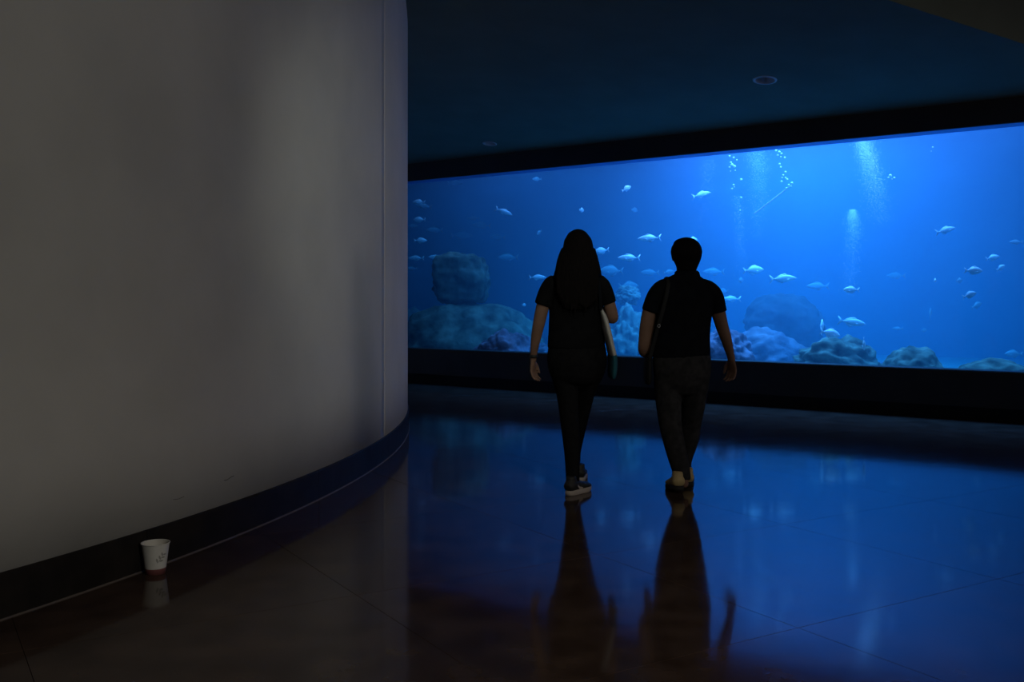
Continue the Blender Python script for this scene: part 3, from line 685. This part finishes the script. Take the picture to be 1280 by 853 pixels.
def shoe(root, at, heading, pitch, length, width, m_up, m_sole, stripe=None):
    """a low shoe with its sole; at = the heel end on the ground (relative to the person), heading 0 = toe along +y"""
    mt = Matrix.Translation(at) @ Matrix.Rotation(heading, 4, 'Z') @ Matrix.Translation((0, length*0.78, 0)) @ Matrix.Rotation(-pitch, 4, 'X') @ Matrix.Translation((0, -length*0.78, 0))
    bm = bmesh.new(); L = length; w = width/2
    secs = [(0.00, 0.70, 0.062), (0.06, 0.80, 0.078), (0.16, 0.80, 0.084), (0.30, 0.76, 0.080), (0.45, 0.82, 0.066), (0.62, 0.96, 0.052), (0.78, 0.98, 0.044), (0.92, 0.78, 0.036), (1.0, 0.45, 0.030)]
    tube(bm, [(Vector((0, y*L, 0.018 + h*0.5)), w*q, h*0.5) for y, q, h in secs], seg=20, bulge=0.35)
    tube(bm, [(Vector((0, L*0.17, 0.05)), w*0.72, L*0.16), (Vector((0, L*0.15, 0.115)), w*0.66, L*0.145)], seg=18, bulge=0.15)
    for v in bm.verts: v.co = mt @ v.co
    up = fuse('shoe', bm, m_up, root, 0.006, 3)
    bm = bmesh.new(); n = 28; rows = []
    def outline(t):                              # t 0..1 around the sole
        a = 2*math.pi*t; y = 0.5 - 0.53*math.cos(a); q = abs(math.sin(a))**0.62 * (1 if math.sin(a) > 0 else -1)
        ww = 0.86 + 0.20*math.exp(-((y-0.70)/0.18)**2) - 0.08*math.exp(-((y-0.40)/0.12)**2)
        return q*w*ww, y*L
    for z, sc in ((0.0, 0.97), (0.004, 1.02), (0.022, 1.03), (0.030, 0.97)):
        rows.append([bm.verts.new(mt @ Vector((outline(k/n)[0]*sc, (outline(k/n)[1]-L/2)*sc + L/2, z + 0.010*max(0, outline(k/n)[1]/L-0.8)*5*0.6))) for k in range(n)])
    for r0, r1 in zip(rows, rows[1:]):
        for k in range(n): bm.faces.new((r0[k], r0[(k+1) % n], r1[(k+1) % n], r1[k]))
    bm.faces.new(rows[0][::-1]); bm.faces.new(rows[-1])
    bm_obj('sole', bm, m_sole, up, True)
    if stripe:
        for sx in (-1, 1):
            bm = bmesh.new(); pts = [(0.22, 0.060), (0.34, 0.038), (0.44, 0.036), (0.62, 0.058)]; prev = None
            for i, (y, z) in enumerate(pts):
                q = 0.80 if y < 0.5 else 0.86; th = (0.006, 0.010, 0.008, 0.003)[i]; h = (0.082, 0.078, 0.068, 0.054)[i]
                dz = max(-0.95, min(0.95, (z - 0.018 - h/2) / (h/2))); xo = sx*(w*q*math.sqrt(1 - dz*dz) + 0.003)
                a = bm.verts.new(mt @ Vector((xo, y*L, z - th))); b = bm.verts.new(mt @ Vector((xo, y*L, z + th)))
                if prev: bm.faces.new((prev[0], a, b, prev[1]))
                prev = (a, b)
            bm_obj('side_stripe', bm, stripe, up)
    return up

def strap(name, pts, wd, th, m, parent, up=(0, 0, 1)):
    bm = bmesh.new(); P = [c[0] for c in catmull([(Vector(p), 0, 0) for p in pts], 5)]; tube(bm, [(p, wd, th) for p in P], side=up, seg=8, bulge=0.2)
    return bm_obj(name, bm, m, parent, True)

# ---- the woman on the left
Yw = 6.45
rw = empty('person', (pix(719, 375, Yw).x, Yw, 0)); tag(rw, 'person with long dark hair, black shirt and black trousers, walking with a white tote bag', 'person')
g = Fig(Yw, rw)
c, f = head(g, 722, 309, 0.01, 0.070, 0.092, 0.112)
g.tube([(722, 322, 0.0, 9.5, 0.052), (721.5, 336, -0.02, 9.5, 0.05), (721, 350, -0.03, 13, 0.055)])
g.tube([(720, 355, -0.02, 19, 0.05), (720, 363, -0.01, 27, 0.082), (719, 375, 0, 29.5, 0.10), (719, 395, 0, 28, 0.092), (719, 412, 0, 28.5, 0.092), (720, 435, -0.01, 32, 0.105), (720, 455, -0.01, 33, 0.115), (720, 468, -0.005, 30, 0.10)])
g.tube([(703, 357, -0.01, 7, 0.04), (691, 358, -0.01, 7.5, 0.04), (683.5, 367, 0, 8.2, 0.042), (678, 385, 0, 8.3, 0.042), (673.5, 405, -0.005, 7.6, 0.039), (670.5, 420, 0.0, 6.6, 0.035), (668, 435, 0.015, 5.2, 0.028), (667, 446, 0.03, 4.3, 0.023), (666.6, 451, 0.035, 4.3, 0.022)])
hand(g.bm, g.p(666.6, 450, 0.035), (-0.02, 0.10, -1), (0.45, 0.9, 0), (1, -0.4, 0), 0.93, 0.34, 1)
g.tube([(739, 357, -0.01, 7, 0.04), (749, 358, -0.01, 7.5, 0.04), (757, 369, -0.01, 8.0, 0.042), (762.5, 384, -0.015, 7.5, 0.040), (765.5, 395, -0.01, 7.2, 0.040), (765.5, 398, 0.03, 7, 0.036), (760, 395, 0.12, 6, 0.033), (754, 386, 0.20, 4.6, 0.024), (752.5, 383, 0.225, 4.4, 0.021)])
hand(g.bm, g.p(752.5, 383.5, 0.225), (-0.25, 0.45, 0.75), (0.6, 0.5, -0.2), (-0.8, 0.2, 0), 0.93, 0.75, -1)
# legs: left leg trailing and nearer the camera, right leg ahead
g.tube([(708, 462, -0.005, 14.5, 0.09), (709, 485, -0.02, 12, 0.078), (710.5, 510, -0.05, 10, 0.064), (711.5, 528, -0.08, 9, 0.056), (713, 550, -0.12, 8.2, 0.052), (713.5, 572, -0.155, 6.4, 0.042), (713.5, 592, -0.175, 5.0, 0.034), (713.5, 604, -0.18, 4.8, 0.034)])
g.tube([(733, 462, -0.005, 14.5, 0.09), (730, 485, 0.05, 12, 0.078), (728, 510, 0.11, 10, 0.064), (726, 528, 0.16, 9, 0.056), (723.5, 550, 0.205, 8.2, 0.052), (722, 572, 0.245, 6.4, 0.042), (723, 588, 0.275, 5.0, 0.034), (724, 596, 0.29, 4.8, 0.034)])
g.done('body', M['skin'], 0.0055, 2)
eyes(g, c, f, 0.112)
# shirt
g.tube([(720.3, 434, -0.01, 36.2, 0.128), (720, 425, -0.01, 35.6, 0.122), (719, 409, 0, 33.5, 0.112), (719, 392, 0, 32.8, 0.112), (719, 374, 0, 33, 0.118), (719.5, 361, -0.005, 33, 0.108), (720, 351, -0.015, 29, 0.085), (720.8, 344.5, -0.025, 16, 0.068)], bulge=0.12)
g.tube([(704, 355, -0.01, 10, 0.062), (692, 354.5, -0.01, 11, 0.064), (685, 364, 0, 11.2, 0.062), (678.3, 381.5, 0, 10.8, 0.058)], bulge=0.12)
g.tube([(738, 355, -0.01, 10, 0.062), (749, 354.5, -0.01, 11, 0.064), (755.5, 365, -0.01, 10.8, 0.060), (761, 379.5, -0.012, 9.8, 0.056)], bulge=0.12)
g.done('shirt', M['black_cotton'], 0.008, 3)
# trousers
g.tube([(720.5, 430, -0.01, 35, 0.120), (721, 441, -0.01, 37, 0.130), (721, 454, -0.015, 37, 0.138), (720.8, 466, -0.015, 34.5, 0.132), (720.5, 474, -0.01, 31, 0.115)], bulge=0.25)
g.tube([(705, 466, -0.005, 17.5, 0.105), (708, 486, -0.02, 14.0, 0.092), (710, 508, -0.05, 12.4, 0.078), (711.5, 528, -0.08, 11.6, 0.070), (713, 553, -0.125, 10.2, 0.062), (713.5, 572, -0.155, 9.0, 0.055), (713.8, 590, -0.175, 8.4, 0.050), (713.8, 600, -0.18, 8.4, 0.050)], bulge=0.12)
g.tube([(736, 466, -0.005, 18, 0.105), (731.5, 486, 0.05, 14.6, 0.092), (728.5, 508, 0.11, 13, 0.078), (726, 528, 0.16, 11.4, 0.070), (722.8, 553, 0.21, 9.8, 0.062), (721.2, 572, 0.245, 8.2, 0.055), (722.5, 586, 0.275, 7.0, 0.048)], bulge=0.12)
g.done('trousers', M['black_denim'], 0.008, 3)
# hair: a cap over the skull, a curtain down the back and loose locks at the sides
g.ball(722, 308.5, -0.030, 0.092, 0.104, 0.113)
ellipsoid(g.bm, c + Vector((0, 0.026, 0.072)), 0.068, 0.056, 0.042)
g.tube([(722, 301, -0.045, 17.3, 0.065), (722, 311, -0.06, 19.2, 0.072), (722, 322, -0.068, 21.5, 0.068), (721.8, 335, -0.085, 23.5, 0.060), (721, 348, -0.10, 25.5, 0.052), (720.5, 362, -0.118, 25, 0.038), (720, 376, -0.122, 22, 0.026), (720, 386, -0.122, 15, 0.016)])
rr = random.Random(3)
for i in range(26):
    u = i/25*2 - 1; x0 = 722 + u*17; x1 = 721 + u*(25.5 + rr.uniform(-1, 2)); x2 = 720 + u*(24 + rr.uniform(-2, 3)); e = rr.uniform(368, 394) - 10*abs(u); yb = 0.045*(1-u*u)
    g.tube([(x0, 306 + 6*abs(u), -0.075 - yb, 1.7, 0.008), ((x0+x1)/2 + u*2, 326, -0.09 - yb, 1.9, 0.009), (x1, 346, -0.110 - yb*0.8, 1.9, 0.009), (x2, e, -0.128 - yb*0.5, 1.2, 0.006)], seg=8, sub=2)
for sx, pts in ((-1, [(704, 312, -0.02, 3, 0.02), (699.5, 325, -0.03, 3.4, 0.02), (696, 338, -0.05, 2.8, 0.016), (691.5, 347, -0.06, 1.3, 0.006)]), (-1, [(702, 318, 0.0, 2.6, 0.02), (698, 331, -0.02, 2.4, 0.016), (694, 342, -0.04, 1.2, 0.006)]),
                (1, [(741, 312, -0.02, 3, 0.02), (744.5, 325, -0.03, 3.2, 0.02), (747.5, 337, -0.05, 2.6, 0.016), (750.5, 347, -0.06, 1.3, 0.006)])):
    g.tube(pts, seg=10)
g.done('hair', M['hair'], 0.0065, 2)
# shoes, wristband
gl = Vector((pix(710, 375, 6.20).x, 6.195, 0)) - rw.location
shoe(rw, gl, -0.62, 0.0, 0.245, 0.092, M['shoe_black'], M['sole_pale'], M['sole_pale'])
gr = Vector((pix(724.5, 375, 6.70).x, 6.66, 0)) - rw.location
shoe(rw, gr, -0.10, 0.0, 0.245, 0.092, M['shoe_black'], M['sole_pale'], M['sole_pale'])
bm = bmesh.new(); w0 = g.p(667, 446, 0.03)
tube(bm, [(w0 + Vector((0, 0, 0.010)), 0.0275, 0.0275), (w0 - Vector((0, 0, 0.010)), 0.0270, 0.0270)], seg=20, bulge=0.05)
bm_obj('wristband', bm, M['shoe_black'], rw, True)

# ---- tote bag hanging edge-on from her right shoulder
O = Vector((pix(758, 375, Yw).x, Yw, pix(758, 472, Yw).z)); tote = empty('tote_bag', O)
tag(tote, 'off-white tote bag with a teal bottom, hanging edge-on from the woman\'s right shoulder', 'bag')
gt = Fig(Yw, tote)
gt.tube([(750, 386, -0.02, 2.2, 0.05), (754.5, 398, -0.02, 4.2, 0.10), (758, 414, -0.02, 4.9, 0.135), (761.8, 430, -0.02, 4.8, 0.145), (765, 444, -0.02, 4.8, 0.148)], bulge=0.1)
gt.done('bag_body', M['canvas'], 0.006, 3)
gt.tube([(764.9, 443, -0.02, 5.2, 0.150), (765.3, 456, -0.02, 5.6, 0.148), (764.6, 467, -0.02, 5.0, 0.140), (764, 472, -0.02, 3.8, 0.125)], bulge=0.3)
lab = gt.done('bottom_panel', M['teal'], 0.006, 3); lab['label'] = 'teal bottom panel'
for dy in (-0.05, 0.02):
    q = [gt.p(749.5, 388, dy - 0.03), gt.p(748.8, 372, -0.085 + dy*0.2), gt.p(747, 357, -0.080 + dy*0.2), gt.p(745.5, 348.5, -0.035 + dy*0.3), gt.p(746, 354, 0.055), gt.p(747.5, 368, 0.090), gt.p(750, 388, 0.05)]
    strap('strap', q, 0.011, 0.0025, M['navy_cotton'], tote, up=(1, 0, 0))

# ---- the man on the right
Ym = 6.50
rm = empty('person', (pix(854, 375, Ym).x, Ym, 0)); tag(rm, 'person with short dark hair, dark short-sleeved shirt and grey trousers, walking right of the woman', 'person')
g = Fig(Ym, rm)
c, f = head(g, 857.5, 319, 0.02, 0.082, 0.098, 0.112)
g.tube([(857.5, 330, 0.01, 12, 0.062), (857.8, 342, -0.01, 12.5, 0.062), (858, 354, -0.025, 17, 0.068)])
g.tube([(857, 358, -0.02, 22, 0.065), (856, 368, -0.01, 31, 0.100), (855, 385, 0, 33.5, 0.118), (854, 405, 0, 31, 0.115), (853, 428, 0, 32, 0.118), (852.5, 450, -0.01, 33, 0.12), (852, 466, -0.01, 32, 0.115), (852, 478, -0.005, 28, 0.10)])
g.tube([(838, 360, -0.01, 8, 0.045), (828, 362, -0.01, 8.5, 0.047), (819, 374, 0, 9.5, 0.050), (811.5, 393, 0, 9.3, 0.047), (808, 412, -0.005, 8.9, 0.045), (806, 428, -0.005, 8.2, 0.042), (805.5, 437, 0.01, 7.8, 0.040), (808, 441, 0.06, 7, 0.037), (812, 441, 0.15, 5.8, 0.031), (816, 440, 0.225, 5, 0.026)])
hand(g.bm, g.p(816, 440, 0.225), (0.35, 0.9, -0.05), (0.1, 0.1, 1), (1, -0.1, 0), 1.02, 0.55, 1)
g.tube([(876, 360, -0.01, 8, 0.045), (884, 362, -0.01, 8.5, 0.047), (892.5, 374, 0, 9.5, 0.050), (898, 391, 0, 9, 0.047), (902, 407, -0.005, 8, 0.043), (906.5, 420, 0, 7.3, 0.040), (911, 434, 0.015, 6, 0.033), (914.5, 445, 0.03, 4.9, 0.027), (915.8, 450, 0.035, 4.8, 0.025)])
hand(g.bm, g.p(915.6, 449, 0.035), (0.12, 0.12, -1), (-0.5, 0.85, 0), (-1, -0.5, 0), 1.0, 0.42, 1)
g.tube([(837, 470, -0.005, 15, 0.092), (837, 490, -0.02, 13.5, 0.085), (837, 512, -0.05, 12, 0.075), (837.5, 530, -0.07, 10.5, 0.066), (840.5, 552, -0.115, 9.5, 0.062), (845, 576, -0.17, 7.4, 0.048), (848, 594, -0.20, 5.6, 0.038), (848.3, 598, -0.20, 5.4, 0.038)])
g.tube([(868, 470, -0.005, 15, 0.092), (867.5, 490, 0.02, 13.5, 0.085), (866.5, 512, 0.05, 12, 0.075), (865.5, 530, 0.08, 10.5, 0.066), (863.8, 552, 0.09, 9.5, 0.062), (860.5, 576, 0.09, 7.4, 0.048), (860, 592, 0.09, 5.6, 0.038), (860, 600, 0.09, 5.4, 0.038)])
g.done('body', M['skin'], 0.0055, 2)
eyes(g, c, f, 0.112)
g.tube([(851, 447.5, -0.005, 37.0, 0.140), (851.5, 436, -0.005, 36.4, 0.136), (852.5, 420, 0, 35.2, 0.130), (853.8, 402, 0, 35.0, 0.130), (855.2, 384, 0, 36.4, 0.134), (856.5, 367, -0.005, 37, 0.124), (857, 356.5, -0.018, 35, 0.098), (857.5, 349.5, -0.028, 25, 0.084), (858, 343.5, -0.026, 14.2, 0.070)], bulge=0.12)
g.tube([(846, 358, -0.012, 10, 0.07), (830, 360, -0.01, 11.4, 0.074), (820.5, 371, 0, 12.2, 0.070), (812.8, 390, 0, 11.2, 0.064)], bulge=0.12)
g.tube([(868, 357, -0.012, 10, 0.07), (883.5, 361, -0.01, 11.0, 0.074), (892.5, 371, 0, 11.8, 0.070), (898, 390.5, 0, 10.6, 0.064)], bulge=0.12)
g.done('shirt', M['navy_cotton'], 0.008, 3)
# a turned-down collar
bm = bmesh.new()
for s_i in range(1):
    rows = []
    for kx in range(25):
        a = math.radians(-200 + 220*kx/24); r = 0.068
        q = [(r*0.98, 0.012), (r*1.02, 0.030), (r*1.16, 0.022), (r*1.26, -0.006)]
        o_ = g.p(858, 344.5, -0.02)
        rows.append([bm.verts.new(o_ + Vector((rr_*math.cos(a), rr_*math.sin(a), z_))) for rr_, z_ in q])
    for r0, r1 in zip(rows, rows[1:]):
        for kx in range(3): bm.faces.new((r0[kx], r0[kx+1], r1[kx+1], r1[kx]))
bm_obj('collar', bm, M['navy_cotton'], rm, True)
g.tube([(852, 444, -0.01, 36, 0.132), (852, 455, -0.012, 36.5, 0.140), (852, 468, -0.014, 35.5, 0.140), (851.5, 480, -0.01, 33.5, 0.125), (851.5, 488, -0.005, 30, 0.10)], bulge=0.25)
g.tube([(835, 474, -0.005, 18.2, 0.110), (834.6, 494, -0.02, 16.6, 0.102), (835, 514, -0.05, 15.2, 0.092), (836, 530, -0.07, 14.0, 0.085), (839.5, 553, -0.115, 12.8, 0.078), (844.5, 577, -0.17, 11.4, 0.068), (847, 587, -0.185, 9.8, 0.054), (847.3, 593, -0.19, 9.8, 0.052)], bulge=0.12)
g.tube([(868.5, 474, -0.005, 18, 0.110), (868, 494, 0.02, 16.2, 0.102), (867.2, 514, 0.05, 14.6, 0.092), (866.4, 530, 0.08, 13.4, 0.085), (864.2, 553, 0.09, 12.0, 0.078), (859.5, 577, 0.09, 8.6, 0.066), (859, 593, 0.09, 7.8, 0.060)], bulge=0.12)
g.done('trousers', M['grey_denim'], 0.008, 2)
# short hair
g.ball(857.5, 315.5, -0.018, 0.1035, 0.110, 0.098)
ellipsoid(g.bm, c + Vector((0, 0.030, 0.074)), 0.076, 0.058, 0.042)
g.tube([(857.5, 314, -0.03, 19.3, 0.082), (857.5, 324, -0.035, 17.6, 0.072), (857.5, 333, -0.038, 13.8, 0.054), (857.5, 340, -0.035, 11.0, 0.044)])
g.done('hair', M['hair'], 0.006, 2)
ml = Vector((pix(847.5, 375, 6.27).x, 6.225, 0)) - rm.location
shoe(rm, ml, 0.02, 0.12, 0.275, 0.104, M['shoe_tan'], M['sole_dark'])
mr = Vector((pix(860, 375, 6.50).x, 6.50, 0)) - rm.location
shoe(rm, mr, -0.10, 0.0, 0.275, 0.104, M['shoe_tan'], M['sole_dark'])

# ---- small black shoulder bag at his left hip
O = Vector((pix(810, 375, Ym).x, Ym, pix(810, 482, Ym).z)); bag = empty('shoulder_bag', O)
tag(bag, 'small black shoulder bag with a steel ring, at the man\'s left hip under his arm', 'bag')
gb = Fig(Ym, bag)
gb.tube([(810, 449, 0.0, 3.8, 0.09), (809.5, 460, 0.0, 4.4, 0.10), (809.5, 474, 0.0, 4.2, 0.10), (809.5, 480, 0.0, 3.4, 0.085)], bulge=0.2)
gb.done('bag_body', M['bag_black'], 0.006, 3)
strap('strap', [gb.p(810, 450, -0.07), gb.p(816, 425, -0.080), gb.p(822, 400, -0.108), gb.p(829, 372, -0.118), gb.p(833, 354, -0.085), gb.p(833.5, 346.5, -0.01), gb.p(832, 354, 0.075), gb.p(826, 380, 0.118), gb.p(816, 425, 0.085), gb.p(810, 450, 0.07)], 0.013, 0.003, M['bag_black'], bag, up=(1, 0, 0))
bm = bmesh.new(); c0 = gb.p(820.5, 407, -0.112)
ringv = []
for i in range(16):
    a = 2*math.pi*i/16; ringv.append([bm.verts.new(c0 + Vector(((0.008 + 0.002*math.cos(b))*math.cos(a), 0.0028*math.sin(b), (0.010 + 0.002*math.cos(b))*math.sin(a)))) for b in (0, 1.57, 3.14, 4.71)])
for i in range(16):
    r0, r1 = ringv[i], ringv[(i+1) % 16]
    for kx in range(4): bm.faces.new((r0[kx], r1[kx], r1[(kx+1) % 4], r0[(kx+1) % 4]))
bm_obj('ring', bm, M['steel'], bag, True)
